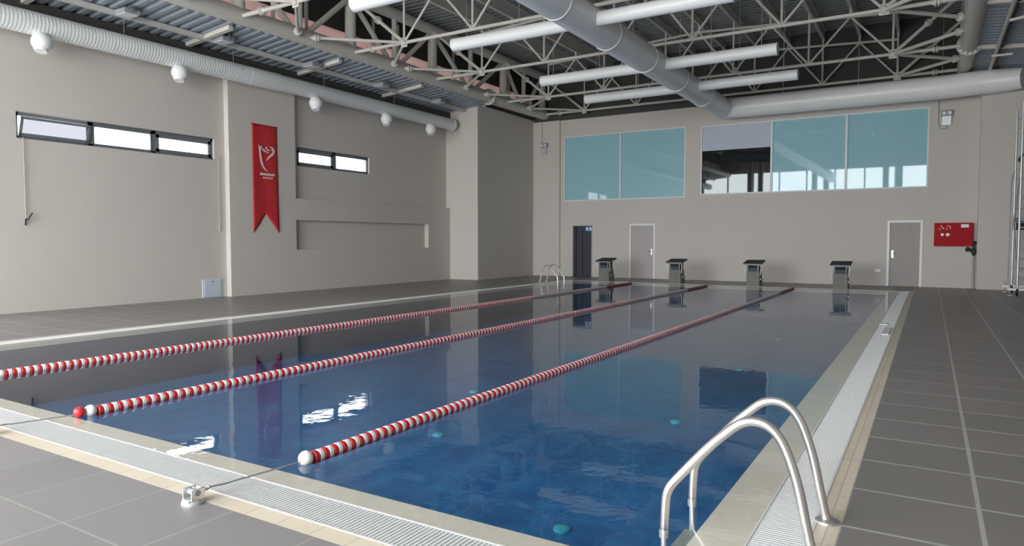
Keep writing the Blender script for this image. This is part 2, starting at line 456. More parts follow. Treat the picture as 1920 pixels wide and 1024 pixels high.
# ---------------- left wall with openings for the two window strips
def wall_with_holes(mb, plane, thick, u0, u1, v0, v1, holes, axis):
    """grid wall: axis 'x' -> plane at x, u=y, v=z ; axis 'y' -> plane at y, u=x"""
    us = sorted({u0, u1, *[h[0] for h in holes], *[h[1] for h in holes]})
    vs = sorted({v0, v1, *[h[2] for h in holes], *[h[3] for h in holes]})
    for a, b in zip(us, us[1:]):
        for c, d in zip(vs, vs[1:]):
            mu, mv = (a+b)/2, (c+d)/2
            if any(h[0] < mu < h[1] and h[2] < mv < h[3] for h in holes): continue
            if axis == 'x': mb.box(min(plane, plane+thick), max(plane, plane+thick), a, b, c, d)
            else: mb.box(a, b, min(plane, plane+thick), max(plane, plane+thick), c, d)
WTOP = 6.60
W1 = (6.78, 11.33, 3.60, 4.16)
W2 = (14.07, 17.14, 3.70, 4.27)
DL = (3.0, 5.3, 0.0, 2.3)                      # glazed side door just outside the picture
mb = MB()
wall_with_holes(mb, XL, -0.3, YF-.3, YB+.3, -0.3, 9.2, [W1, W2, DL], 'x')
PX = -15.87
PY0 = 11.64
def lay(y0, y1, z0, z1): mb.box(XL, PX, y0, y1, z0, z1)
lay(PY0, 13.86, 0, WTOP)
lay(13.86, 21.4, 0, 1.23)
lay(13.86, 21.4, 2.10, 2.73)
lay(20.06, 21.4, 1.23, 2.10)
struct(mb, 'wall_left', M['wall'])
# corner pier block
mb = MB(); mb.box(XL-.02, -14.57, 21.4, YB+.05, 0, WTOP)
struct(mb, 'pillar_corner', M['wall'])
# back wall with windows and doors
WA = (-13.13, -7.98, 3.13, 5.80)
WB = (-7.40, -0.10, 3.20, 5.75)
D1 = (-12.72, -11.83, 0, 2.12)
D2 = (-10.20, -9.15, 0, 2.15)
D3 = (-1.20, -0.20, 0, 2.15)
mb = MB()
BW = 6.5
wall_with_holes(mb, YB, 0.3, XL-.2, XR+.2, -0.3, BW, [WA, WB, D1, D2, D3], 'y')
mb.box(-14.6, -13.30, YB-.09, YB, 0, BW)
struct(mb, 'wall_back', M['wall'])
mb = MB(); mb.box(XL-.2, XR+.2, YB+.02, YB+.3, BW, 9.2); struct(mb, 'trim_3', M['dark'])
mb = MB(); mb.box(1.24, XR, YB-.35, YB+.02, 0, 5.88); struct(mb, 'pillar_right', M['wall'])
mb = MB(); mb.box(1.24, XR, YB-.37, YB-.30, 5.88, 5.95); struct(mb, 'trim_4', M['frame_white'])
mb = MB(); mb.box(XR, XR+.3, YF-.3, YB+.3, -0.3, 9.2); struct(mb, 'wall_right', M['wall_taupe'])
# front wall (behind the camera): glazed from floor to beam
mb = MB(); mb.box(XL-.2, XR+.3, YF-.25, YF, GLZ_TOP, 9.2); mb.box(GX_R, XR+.3, YF-.25, YF, -.3, GLZ_TOP); struct(mb, 'wall_front', M['wall'])
# glazed wall
gz = setting('window_1', (-6, YF, 0))
nb = 8
for k in range(nb+1):
    x = XL + (GX_R-XL)*k/nb
    mb = MB(); mb.box(x-.05, x+.05, YF-.18, YF-.06, 0, GLZ_TOP); mb.build('mullion', M['frame'], gz)
for z in (0.04, 2.4, 4.35, GLZ_TOP-.04):
    mb = MB(); mb.box(XL, GX_R, YF-.17, YF-.07, z-.05, z+.05); mb.build('transom', M['frame'], gz)
for k in range(nb):
    x = XL + (GX_R-XL)*k/nb; x1 = XL + (GX_R-XL)*(k+1)/nb
    mb = MB(); mb.quad((x, YF-.12, 0), (x1, YF-.12, 0), (x1, YF-.12, GLZ_TOP), (x, YF-.12, GLZ_TOP)); mb.build('pane', M['glass'], gz)
for x in (-7.5, -6.7, -2.8, -1.95, -12.2, -11.4):
    mb = MB(); mb.tube([(x, YF+.6, 0), (x, YF+.6, 8.0)], .2, 20)
    tag(mb.build('round_column', M['steel'], smooth=True), 'round painted steel column standing inside the glazed end wall behind the viewer', 'column', 'twin columns by the glazed wall')

# ---------------- window strips of the left wall
def pane_sash(mbs, y0, y1, z0, z1, x, w=0.05, tilt=0.0):
    pass
def strip(name, win, splits, opened):
    y0, y1, z0, z1 = win
    t = setting(name, (XL, y0, z0))
    xf = XL-.10
    mb = MB(); f = .06; ft = .085
    mb.box(xf-.03, xf+.03, y0, y1, z0, z0+f); mb.box(xf-.03, xf+.03, y0, y1, z1-ft, z1)
    mb.box(xf-.03, xf+.03, y0, y0+f, z0, z1); mb.box(xf-.03, xf+.03, y1-f, y1, z0, z1)
    for s_ in splits: mb.box(xf-.03, xf+.03, s_-f, s_+f, z0, z1)
    mb.build('frame', M['frame'], t)
    # grey reveal lining
    mb = MB(); mb.box(XL-.29, XL+.004, y0, y1, z1-.012, z1-.001); mb.box(XL-.29, XL+.004, y0, y1, z0+.001, z0+.012)
    mb.build('reveal', M['box_grey'], t)
    edges = [y0]+splits+[y1]
    for i, (a, b) in enumerate(zip(edges, edges[1:])):
        ga, gb = a+(f if i == 0 else f), b-f
        lo, hi = z0+f, z1-ft
        if i in opened:
            # bottom-hung sash leaning into the room
            ang = 0.34; sw = .05; hgt = hi-lo
            mb = MB()
            def P(y, h, d=0.0): return (xf+.03+math.sin(ang)*h+d*math.cos(ang), y, lo+math.cos(ang)*h-d*math.sin(ang))
            def rail(ya, yb, ha, hb):
                mb.prism([P(ya, ha), P(yb, ha), P(yb, hb), P(ya, hb)], (0.03*math.cos(ang), 0, -0.03*math.sin(ang)))
            rail(ga, gb, 0, sw+.02); rail(ga, gb, hgt-sw, hgt); rail(ga, ga+sw, 0, hgt); rail(gb-sw, gb, 0, hgt)
            sh = mb.build('sash', M['frame'], t)
            mb = MB(); mb.quad(P(ga+sw, sw+.02, .015), P(gb-sw, sw+.02, .015), P(gb-sw, hgt-sw, .015), P(ga+sw, hgt-sw, .015))
            mb.build('pane', M['frost_tilt'], sh)
        else:
            sw = 0.02 if i == 1 else 0.075
            mb = MB()
            mb.box(xf-.02, xf+.045, ga, gb, lo, lo+sw); mb.box(xf-.02, xf+.045, ga, gb, hi-sw, hi)
            mb.box(xf-.02, xf+.045, ga, ga+sw, lo, hi); mb.box(xf-.02, xf+.045, gb-sw, gb, lo, hi)
            sh = mb.build('sash', M['frame'], t)
            mb = MB(); mb.quad((xf, ga+sw, lo+sw), (xf, gb-sw, lo+sw), (xf, gb-sw, hi-sw), (xf, ga+sw, hi-sw))
            mb.build('pane', M['frost'], sh)
    return t
dl = setting('door_4', (XL, DL[0], 0))
for (a, b) in ((DL[0], DL[0]+.07), ((DL[0]+DL[1])/2-.06, (DL[0]+DL[1])/2+.06), (DL[1]-.07, DL[1])):
    mb = MB(); mb.box(XL-.2, XL-.12, a, b, 0, DL[3]); mb.build('frame', M['frame'], dl)
mb = MB(); mb.box(XL-.2, XL-.12, DL[0], DL[1], DL[3]-.07, DL[3]); mb.build('frame', M['frame'], dl)
for a, b in ((DL[0]+.07, (DL[0]+DL[1])/2-.06), ((DL[0]+DL[1])/2+.06, DL[1]-.07)):
    mb = MB(); mb.quad((XL-.16, a, 0), (XL-.16, b, 0), (XL-.16, b, DL[3]-.07), (XL-.16, a, DL[3]-.07)); mb.build('pane', M['frost'], dl)
w1 = strip('window_2', W1, [8.27, 9.73], [0])
w2 = strip('window_3', W2, [15.62], [])
for (yy, zt, zb, crank) in ((6.88, 3.62, 1.93, True), (11.42, 3.72, 1.77, False)):
    mb = MB(); mb.tube([(XL+.05, yy, zt), (XL+.05, yy, zb)], .011, 8)
    r = mb.build('opener_rod', M['pipe'], w1)
    mb = MB()
    if crank:
        mb.tube([(XL+.05, yy, zb+.02), (XL+.08, yy+.02, zb-.01), (XL+.1, yy+.07, zb+.09), (XL+.13, yy+.09, zb+.14)], .014, 8)
        mb.tube([(XL+.05, yy, zb+.02), (XL+.05, yy-.01, zb-.12)], .016, 8)
        mb.build('crank_handle', M['black'], r)
    else:
        mb.tube([(XL+.05, yy, zb+.12), (XL+.05, yy, zb-.02)], .018, 8)
        mb.build('crank_handle', M['pipe'], r)

# ---------------- back windows
def big_window(name, win, splits, dark):
    x0, x1, z0, z1 = win
    t = setting(name, (x0, YB, z0))
    f = .045; yf = YB+.05
    mb = MB()
    mb.box(x0, x1, YB-.015, yf+.05, z0, z0+f); mb.box(x0, x1, YB-.015, yf+.05, z1-f, z1)
    mb.box(x0, x0+f, YB-.015, yf+.05, z0+f, z1-f); mb.box(x1-f, x1, YB-.015, yf+.05, z0+f, z1-f)
    for s_ in splits: mb.box(s_-.035, s_+.035, YB-.01, yf+.05, z0+f, z1-f)
    mb.build('frame', M['frame_white'], t)
    e = [x0]+splits+[x1]
    for i, (a, b) in enumerate(zip(e, e[1:])):
        ga, gb = a+(f if i == 0 else .035), b-(f if i == len(e)-2 else .035)
        if dark and i == 0:
            zs = 4.86
            mb = MB(); mb.box(ga, gb, yf-.02, yf, zs-.03, z1-f); mb.build('roller_blind', M['blind'], t)
            mb = MB(); mb.box(ga, gb, yf+.01, yf+.03, z0+f, zs); mb.build('pane', M['darkglass'], t)
        else:
            mb = MB(); mb.box(ga, gb, yf, yf+.02, z0+f, z1-f); mb.build('pane', M['teal'], t)
    return t
big_window('window_4', WA, [-10.62], False)
big_window('window_5', WB, [-4.88, -2.48], True)
# ---------------- doors
def door(name, d, leaf, frame, w, handle_side):
    x0, x1, z0, z1 = d
    t = setting(name, (x0, YB, 0))
    mb = MB(); mb.box(x0, x0+w, YB-.02, YB+.12, 0, z1); mb.box(x1-w, x1, YB-.02, YB+.12, 0, z1); mb.box(x0+w, x1-w, YB-.02, YB+.12, z1-w, z1)
    mb.build('frame', frame, t)
    mb = MB(); mb.box(x0+w, x1-w, YB+.03, YB+.075, 0.0, z1-w); lf = mb.build('leaf', leaf, t)
    if handle_side:
        hx = x0+w+.09 if handle_side < 0 else x1-w-.09
        s_ = 1 if handle_side < 0 else -1
        mb = MB(); mb.box(hx-.025, hx+.025, YB+.02, YB+.03, .93, 1.17); mb.tube([(hx, YB+.03, 1.08), (hx, YB-.03, 1.08), (hx+s_*.12, YB-.03, 1.08)], .011, 8)
        mb.build('handle', M['chrome'], lf)
    return t
door('door_2', D2, M['door_wood'], M['doorframe'], .06, 1)
door('door_3', D3, M['door_grey'], M['doorframe'], .07, -1)
# dark doorway: an unlit lobby behind an open door
t = setting('door_1', (D1[0], YB, 0))
x0, x1, z0, z1 = D1
mb = MB(); mb.box(x0, x0+.035, YB-.015, YB+.25, 0, z1); mb.box(x1-.035, x1, YB-.015, YB+.25, 0, z1); mb.box(x0+.035, x1-.035, YB-.015, YB+.25, z1-.035, z1)
mb.build('frame', M['box_grey'], t)
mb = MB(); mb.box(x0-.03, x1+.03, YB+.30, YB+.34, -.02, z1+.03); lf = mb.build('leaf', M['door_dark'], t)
mb = MB(); mb.box(x0+.30, x0+.33, YB+.285, YB+.30, .1, z1-.2); mb.build('panel_line', M['navy'], lf)

# ---------------- ceilings: corrugated sheets
def corrugated(name, x0, x1, zf, y0, y1, pitch, depth, mat):
    mb = MB(); prof = []
    y = y0
    while y < y1:
        prof += [(y, 0), (y+pitch*.42, 0), (y+pitch*.5, depth), (y+pitch*.92, depth)]; y += pitch
    prof.append((y, 0))
    va = [mb.bm.verts.new((x0, p[0], zf(x0)+p[1])) for p in prof]
    vb = [mb.bm.verts.new((x1, p[0], zf(x1)+p[1])) for p in prof]
    for k in range(len(prof)-1): mb._f([va[k], va[k+1], vb[k+1], vb[k]])
    return struct(mb, name, mat)
CX = -6.6
LX, RX = -14.0, 0.78                          # main chord tubes
aisleL = lambda x: 6.38 + 0.09*(x-XL)
aisleR = lambda x: 6.72 - 0.10*(x-RX)
corrugated('ceiling_left', XL, LX-.02, aisleL, YF, 21.42, .27, .06, M['deckmetal'])
corrugated('ceiling_right', RX+.02, XR+.05, aisleR, YF, YB+.3, .27, .06, M['deckmetal'])
roofz = lambda x: 8.62
corrugated('ceiling', LX-.75, RX+.75, roofz, YF-.3, YB+.3, .25, .05, M['roofmetal'])
# clerestory side panels between the aisle roofs and the main roof
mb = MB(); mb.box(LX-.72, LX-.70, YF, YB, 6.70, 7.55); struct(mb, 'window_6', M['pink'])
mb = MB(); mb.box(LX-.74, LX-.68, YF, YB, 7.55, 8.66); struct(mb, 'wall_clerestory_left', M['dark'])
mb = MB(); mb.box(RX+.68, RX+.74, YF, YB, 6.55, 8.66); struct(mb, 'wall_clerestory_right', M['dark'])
# wall-top shade strip, then the pit behind the corner pier so no sky shows
mb = MB(); mb.box(XL, XL+.22, YF, 21.4, 6.2, 6.385); struct(mb, 'trim_shade_band', M['dark'])  # dark strip painted in for the shaded wall above the left duct
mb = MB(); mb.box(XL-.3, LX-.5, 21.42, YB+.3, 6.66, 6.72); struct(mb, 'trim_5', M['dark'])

# ================================================================== ROOF STEEL
TY = [6.9, 10.6, 14.25, 17.95, 22.3, 25.35]
ZB, ZT = 6.75, 8.0
NX = [-12.05 + 2.206*k for k in range(6)]
def topz(x): return 8.22 - 0.055*abs(x-CX)

def main_truss(x, side, label):
    t = thing('main_truss', label, 'roof truss', (x, 10, ZB), 'heavy tube trusses along the hall')
    c = Vector
    def tb(name, pts, r, n=14, mat=M['steel_dark']):
        mb = MB(); mb.tube(pts, r, n); return mb.build(name, mat, t, smooth=True)
    tb('bottom_chord', [(x, YF+.01, ZB+.03), (x, YB-.05, ZB+.03)], .205, 20)
    tb('top_chord', [(x, YF+.01, 8.34), (x, YB-.05, 8.34)], .17, 18)
    for k, y in enumerate(TY):
        tb('post', [(x, y, ZB+.1), (x, y, 8.3)], .15, 16)
        if k+1 < len(TY):
            y2 = TY[k+1]; ym = (y+y2)/2
            tb('brace', [(x, y+.1, 8.2), (x, ym-.25, ZB+.15)], .075)
            tb('brace', [(x, y2-.1, 8.2), (x, ym+.25, ZB+.15)], .075)
            tb('post', [(x, ym, ZB+.1), (x, ym, 8.3)], .085)
            for yy in (ym-.55, ym+.55):
                tb('post', [(x-side*.35, yy, ZB+.1), (x-side*.35, yy, 8.2)], .05, 8)
    # bolted flange joint
    yfl = 21.3 if side > 0 else 22.4
    mb = MB()
    mb.lathe([(.205, -.05), (.30, -.05), (.30, -.012), (.30, -.01), (.30, .05), (.205, .05)], (x, yfl, ZB+.03), 'y', 24)
    fl = mb.build('flange', M['steel'], t, smooth=True, angle=30)
    mb = MB()
    for k in range(14):
        a = 2*PI*k/14
        p = Vector((x+.255*math.cos(a), yfl, ZB+.03+.255*math.sin(a)))
        d = Vector((math.cos(a), 0, math.sin(a)))
        mb.bar(p+Vector((0, -.2, 0))-d*.04, p+Vector((0, -.05, 0)), .012, .05, up=d)
        mb.tube([p+Vector((0, -.07, 0)), p+Vector((0, .07, 0))], .018, 6)
    mb.build('bolt_ribs', M['steel'], fl)
    return t
main_truss(LX, 1, 'heavy beige tube truss running along the left side above the aisle')
main_truss(RX, -1, 'heavy beige tube truss at the upper right corner, running back to the duct')

def cross_truss(y, label):
    t = thing('cross_truss', label, 'roof truss', (CX, y, ZB), 'slender roof trusses across the pool')
    def tb(name, pts, r, n=8):
        mb = MB(); mb.tube(pts, r, n); return mb.build(name, M['steel'], t, smooth=True)
    def node(p, r=.10):
        mb = MB(); p = Vector(p)
        mb.ball(p, r*.75, 12, 8)
        return mb.build('node', M['steel'], t, smooth=True)
    def disc_joint(a, b, f):
        a, b = Vector(a), Vector(b); p = a.lerp(b, f); d = (b-a).normalized()
        mb = MB()
        mb.tube([p-d*.05, p-d*.012], .10, 14); mb.tube([p+d*.012, p+d*.05], .10, 14)
        mb.tube([p-d*.14, p-d*.05], .065, 10, rs=[.04, .075]); mb.tube([p+d*.05, p+d*.14], .065, 10, rs=[.075, .04])
        return mb.build('bolted_joint', M['steel'], t, smooth=True, angle=35)
    xa, xb = NX[0], NX[-1]
    tb('bottom_chord', [(xa, y, ZB), (xb, y, ZB)], .046, 10)
    tb('top_chord', [(xa, y, topz(xa)), (CX, y, topz(CX)), (xb, y, topz(xb))], .042, 10)
    for k, x in enumerate(NX):
        tb('post', [(x, y, ZB), (x, y, topz(x)+.22)], .032)
        if k: tb('brace', [(x, y, ZB), (x-1.103, y, topz(x-1.103))], .032)
        if k+1 < len(NX):
            tb('brace', [(x, y, ZB), (x+1.103, y, topz(x+1.103))], .032)
            tb('post', [(x+1.103, y, topz(x+1.103)), (x+1.103, y, topz(x+1.103)+.22)], .036)
    for (xn, xc, s_) in ((xa, LX, 1), (xb, RX, -1)):
        node((xn, y, ZB), .13)
        mb = MB(); mb.box(xn-.10, xn+.10, y-.012, y+.012, ZB-.12, ZB+.13); mb.box(xn-.09, xn+.09, y-.10, y+.10, ZB-.01, ZB+.01)
        mb.build('gusset_plate', M['steel'], t)
        a = (xn, y, ZB); b = (xc+s_*.15, y, ZB)
        tb('end_strut', [a, b], .05); disc_joint(a, b, .62)
        b2 = (xc+s_*.12, y, 8.22)
        tb('end_strut', [a, b2], .05); disc_joint(a, b2, .5)
        for dy in (-1, 1):
            yy = y+dy*1.62
            if -4 < yy < YB-.3:
                b3 = (xc+s_*.17, yy, ZB)
                tb('end_strut', [a, b3], .04 if s_ > 0 else .05); disc_joint(a, b3, .93)
    return t
TL = ['roof truss nearest the viewer, out of the top of the picture', 'roof truss nearest in the picture, its left end above the red banner',
      'roof truss passing behind the second white air tube on the left', 'roof truss passing just below the first bend of the wide duct, second from the back',
      'roof truss second from the far wall, ending above the corner pier', 'rearmost roof truss, close in front of the far wall']
for y, l in zip(TY, TL): cross_truss(y, l)

# purlins under the main roof
pl = ['leftmost purlin under the main roof sheet', 'second purlin from the left under the main roof sheet', 'third purlin from the left under the main roof sheet', 'fourth purlin from the left under the main roof sheet', 'fifth purlin from the left under the main roof sheet',
      'sixth purlin from the left under the main roof sheet', 'seventh purlin from the left under the main roof sheet', 'eighth purlin from the left under the main roof sheet', 'ninth purlin from the left under the main roof sheet',
      'tenth purlin from the left under the main roof sheet', 'rightmost purlin under the main roof sheet']
for k in range(11):
    x = NX[0]+1.103*k
    zt = topz(x)+.22
    mb = MB(); mb.box(x-.05, x+.05, YF, YB-.02, zt, zt+.02); mb.box(x-.008, x+.008, YF, YB-.02, zt+.02, 8.60); mb.box(x-.05, x+.05, YF, YB-.02, 8.60, 8.62)
    tag(mb.build('roof_purlin', M['steel_dark']), pl[k], 'purlin', 'purlins under the main roof')
# aisle beams
def beam(x0, x1, y, zf, label):
    mb = MB(); z0, z1 = zf(x0), zf(x1)
    mb.prism([(x0, y-.06, z0-.10), (x0, y+.06, z0-.10), (x0, y+.06, z0-.002), (x0, y-.06, z0-.002)], (x1-x0, 0, z1-z0))
    tag(mb.build('aisle_beam', M['steel']), label, 'beam', 'beams under the aisle roofs')
for y, l in zip([6.9, 10.5, 14.0, 17.6], ['beam across the left aisle roof, out of view', 'nearest visible cross beam under the left aisle roof', 'cross beam under the left aisle roof above the small window', 'cross beam under the left aisle roof nearest the corner pier']):
    beam(XL, LX-.15, y, aisleL, l)
for y, l in zip([14.25, 18.2, 22.3], ['cross beam under the right aisle roof, nearest the viewer', 'middle cross beam under the right aisle roof', 'cross beam under the right aisle roof behind the flange joint']):
    beam(RX+.15, XR, y, aisleR, l)
mb = MB(); xx = -15.12; zz = aisleL(xx)
mb.box(xx-.05, xx+.05, YF, 21.4, zz-.12, zz-.012)
tag(mb.build('aisle_beam', M['steel']), 'long beam running the length of the left aisle roof', 'beam', 'beams under the aisle roofs')
mb = MB(); mb.tube([(RX+.62, YF, 6.42), (RX+.62, YB-.02, 6.58)], .05, 10)
mb.tube([(RX+.62, 19.0, 6.4), (RX+.95, 18.9, 6.42)], .035, 8); mb.tube([(RX+.5, 22.4, 6.4), (RX+.95, 22.3, 6.38)], .035, 8)
tag(mb.build('roof_pipe', M['steel_dark'], smooth=True), 'pipe running beside the right main tube under the aisle roof', 'pipe')

# ================================================================== DUCTS
def arc(c, r, a0, a1, n, z):
    return [(c[0]+r*math.cos(a0+(a1-a0)*k/n), c[1]+r*math.sin(a0+(a1-a0)*k/n), z) for k in range(n+1)]
# left aisle duct with ball jet nozzles
DX, DZ, DR = -15.53, 5.87, .235
t = thing('aisle_duct', 'long ribbed silver duct with round nozzles high on the left wall', 'duct', (DX, 8, DZ))
mb = MB()
pts, rs = [], []
y = YF
while y < 12.2:
    for k in range(4):
        pts.append((DX, y+.0175*k, DZ)); rs.append(DR*(1.0 if k % 4 in (0, 3) else .975))
    y += .07
mb.tube(pts, DR, 24, rs=rs); mb.build('ribbed_run', M['duct_white'], t, smooth=True, angle=80)
mb = MB(); mb.tube([(DX, 12.0, DZ), (DX, 13.0, DZ), (DX, 13.1, DZ), (DX, 21.05, DZ)], DR, 24, rs=[.238, .238, .225, .215])
mb.build('smooth_run', M['duct_white'], t, smooth=True)
mb = MB(); mb.tube([(DX, 21.0, DZ), (DX, 21.12, DZ)], .222, 24); mb.build('end_cap', M['duct'], t, smooth=True)
for y in (1.0, 7.02, 10.0, 14.25, 17.3, 19.65):
    p = Vector((DX+.12, y, DZ-.37)); d = Vector((.55, -.25, -.8)).normalized()
    q = Vector((DX, y, DZ-.12))
    mb = MB(); mb.tube([q, p-(p-q)*.1], .10, 14); nz = mb.build('nozzle_neck', M['white'], t, smooth=True)
    mb = MB(); mb.ball(p, .195, 18, 10); mb.build('nozzle_ball', M['white'], nz, smooth=True)
    mb = MB(); e = p+Vector((.02, -.03, -.15)); mb.tube([e, e+Vector((.01, -.01, -.05))], .12, 16, rs=[.13, .11]); mb.build('nozzle_mouth', M['white'], nz, smooth=True)
for y in (8.7, 11.5, 14.6, 17.7):
    mb = MB(); mb.tube([(DX+.1, y, DZ+.2), (DX+.1, y, aisleL(DX)+.01)], .006, 6); mb.build('hanger_wire', M['wire'], t)

# main duct over the pool, elbow, run along the far wall
MX, MZ, MR, MYB = -6.38, 6.18, .355, 24.95
t = thing('supply_duct', 'wide silver duct crossing above the pool and turning along the far wall', 'duct', (MX, 15, MZ))
mb = MB(); mb.tube([(MX, YF+.1, MZ), (MX, MYB-.42, MZ)], MR, 32); mb.build('main_run', M['duct'], t, smooth=True)
mb = MB(); mb.tube([(MX, MYB-.44, MZ), (MX, MYB-.1, MZ), (MX+.06, MYB-.03, MZ), (MX+.1, MYB, MZ), (MX+.44, MYB, MZ)], MR, 32); mb.build('elbow', M['duct'], t, smooth=True)
mb = MB(); mb.tube([(MX+.42, MYB, MZ), (0.4, MYB, MZ), (1.15, MYB, MZ+.03)], MR, 32, rs=[MR, MR, MR]); mb.build('wall_run', M['duct'], t, smooth=True)
mb = MB(); mb.tube([(1.13, MYB, MZ+.03), (1.4, MYB-.01, MZ+.03), (1.7, MYB-.05, MZ+.02), (1.95, MYB-.12, MZ+.01), (2.2, MYB-.22, MZ)], MR, 32, rs=[MR, MR, (.35, .34), (.34, .32), (.33, .30)]); mb.build('end_elbow', M['duct'], t, smooth=True)
mb = MB(); mb.lathe([(.30, -.02), (.36, -.02), (.36, .03), (.30, .03)], (2.24, MYB-.23, MZ), 'x', 28); mb.build('end_flange', M['box_grey'], t)
for y in (9.5, 12.1, 14.6, 17.0, 19.6, 22.2):
    mb = MB(); mb.lathe([(MR-.01, -.012), (MR+.014, -.012), (MR+.014, .012), (MR-.01, .012)], (MX, y, MZ), 'y', 36); mb.build('seam_ring', M['duct_white'], t, smooth=True, angle=30)
for x in (-4.2, -2.35, -0.55, 1.14):
    mb = MB(); mb.lathe([(MR-.01, -.010), (MR+.008, -.010), (MR+.008, .010), (MR-.01, .010)], (x, MYB, MZ+(.03 if x > 1 else 0)), 'x', 36); mb.build('seam_ring', M['duct'], t, smooth=True, angle=30)
for y in (9.0, 12.6, 16.2, 19.9, 23.2):
    mb = MB(); mb.tube([(MX, y, MZ+MR-.01), (MX, y, 8.6)], .008, 6); mb.build('hanger_wire', M['wire'], t)
for x in (-4.4, -2.1, 0.2):
    mb = MB(); mb.tube([(x, MYB, MZ+MR-.01), (x, MYB, 8.6)], .008, 6); mb.build('hanger_wire', M['wire'], t)

# white air tubes leaving the main duct on both sides
tubes = [(10.1, 'left', 'white air tube cut by the top edge, nearest left branch of the wide duct'),
         (13.4, 'left', 'white air tube left of the wide duct, second from the viewer'),
         (13.4, 'right', 'white air tube on the right of the wide duct, nearest to the viewer'),
         (17.75, 'left', 'white air tube left of the wide duct, second from the far wall'),
         (17.75, 'right', 'white air tube right of the wide duct, the middle one of three'),
         (20.75, 'left', 'white air tube left of the wide duct, nearest the far wall'),
         (20.75, 'right', 'white air tube right of the wide duct, nearest the far wall')]
for y, side, label in tubes:
    xo = -9.78 if side == 'left' else -3.3
    xi = MX-.22 if side == 'left' else MX+.30
    z = 6.15
    t = thing('air_tube', label, 'air duct', (xo, y, z), 'white branch tubes of the wide duct')
    mb = MB(); mb.tube([(xi, y, z), (xo, y, z)], .15, 24); mb.build('tube_body', M['tube_white'], t, smooth=True)
    mb = MB(); s_ = -1 if side == 'left' else 1
    mb.tube([(xo, y, z), (xo+s_*.03, y, z)], .156, 24); mb.build('end_cap', M['white'], t, smooth=True)
    xm = (xi+xo)/2
    for xw in (xm-.2*s_, xo-.35*s_):
        mb = MB(); mb.tube([(xw, y, z+.14), (xw, y, 8.6)], .006, 6); mb.build('hanger_wire', M['wire'], t)

# ================================================================== LAMPS UNDER THE AISLE
fl = None
labs = ['square floodlight under the left aisle roof, nearest the viewer', 'square floodlight under the left aisle roof, second from the viewer', 'square floodlight under the left aisle roof, middle of five',
        'square floodlight under the left aisle roof, second from the corner pier', 'square floodlight under the left aisle roof, nearest the corner pier']
for y, l in zip([8.45, 10.8, 13.6, 16.45, 19.4], labs):
    x = -14.85; zc = aisleL(x)
    if fl is None:
        fl = thing('ceiling_floodlight', l, 'floodlight', (x, y, zc), 'floodlights under the left aisle roof')
        mb = MB(); mb.box(x-.21, x+.21, y-.17, y+.17, zc-.15, zc-.05); mb.build('housing', M['box_grey'], fl, bevel=.01)
        mb = MB(); mb.box(x-.18, x+.18, y-.145, y+.145, zc-.162, zc-.148); mb.build('lens', M['lens'], fl)
        mb = MB(); mb.box(x-.24, x-.22, y-.03, y+.03, zc-.12, zc+.02); mb.box(x+.22, x+.24, y-.03, y+.03, zc-.12, zc+.02); mb.box(x-.24, x+.24, y-.03, y+.03, zc-.03, zc-.01); mb.build('bracket', M['darksteel'], fl)
    else:
        dup(fl, (x, y, zc), l)
# small camera under the flange at the pier
mb = MB(); mb.lathe([(.10, 0), (.10, -.05), (.085, -.1), (.05, -.14), (.01, -.155)], (-14.40, 21.6, 6.62), 'z', 14)
mb.box(-14.62, -14.36, 21.55, 21.65, 6.60, 6.64)
tag(mb.build('dome_camera', M['box_grey'], smooth=True), 'small grey dome camera at the top edge of the corner pier', 'camera')

# emergency twin-spot lights
def emergency(x, z, y, label, condu):
    t = thing('emergency_light', label, 'emergency light', (x, y, z), 'twin spot emergency lights')
    mb = MB(); mb.box(x-.12, x+.12, y-.10, y, z-.30, z-.02); mb.build('battery_box', M['alu'], t, bevel=.008)
    mb = MB(); mb.box(x-.16, x+.16, y-.11, y-.01, z-.02, z+.17); mb.build('lamp_housing', M['box_grey'], t, bevel=.008)
    for s_ in (-1, 1):
        mb = MB(); mb.tube([(x+s_*.075, y-.10, z+.075), (x+s_*.075, y-.15, z+.065)], .05, 14); mb.build('spot_lamp', M['lens'], t, smooth=True)
    mb = MB(); mb.tube(condu, .013, 8); mb.build('conduit', M['box_grey'], t)
yw = YB-.09
emergency(-14.0, 5.43, yw, 'grey emergency light left of the teal windows, hanging below a thin conduit', [(-14.12, yw-.02, 6.45), (-14.12, yw-.02, 5.42)])
emergency(0.36, 5.42, YB, 'grey emergency light right of the far windows, under the duct', [(0.14, YB-.02, 5.95), (0.14, YB-.02, 5.2), (0.2, YB-.02, 5.02), (0.36, YB-.02, 5.02), (.36, YB-.02, 5.13)])

# exit sign in the dark doorway
t = thing('exit_sign', 'small teal and white exit sign hanging in the dark doorway', 'sign', (-11.98, YB+.04, 1.98))
mb = MB(); mb.box(-12.14, -11.86, YB+.03, YB+.06, 1.88, 2.06); mb.build('panel', M['exit'], t)
mb = MB()      # running figure, door, arrow
y_ = YB+.022
def pm(pts): mb.prism([(x, y_, z) for x, z in pts], (0, .006, 0))
pm([(-12.12, 1.92), (-12.05, 1.92), (-12.05, 2.03), (-12.12, 2.03)])
pm([(-12.03, 1.965), (-11.98, 1.965), (-11.98, 1.94), (-11.955, 1.975), (-11.98, 2.01), (-11.98, 1.985), (-12.03, 1.985)])
pm([(-11.94, 1.92), (-11.88, 1.92), (-11.88, 2.03), (-11.94, 2.03)])
mb.build('pictogram', M['white'], t)

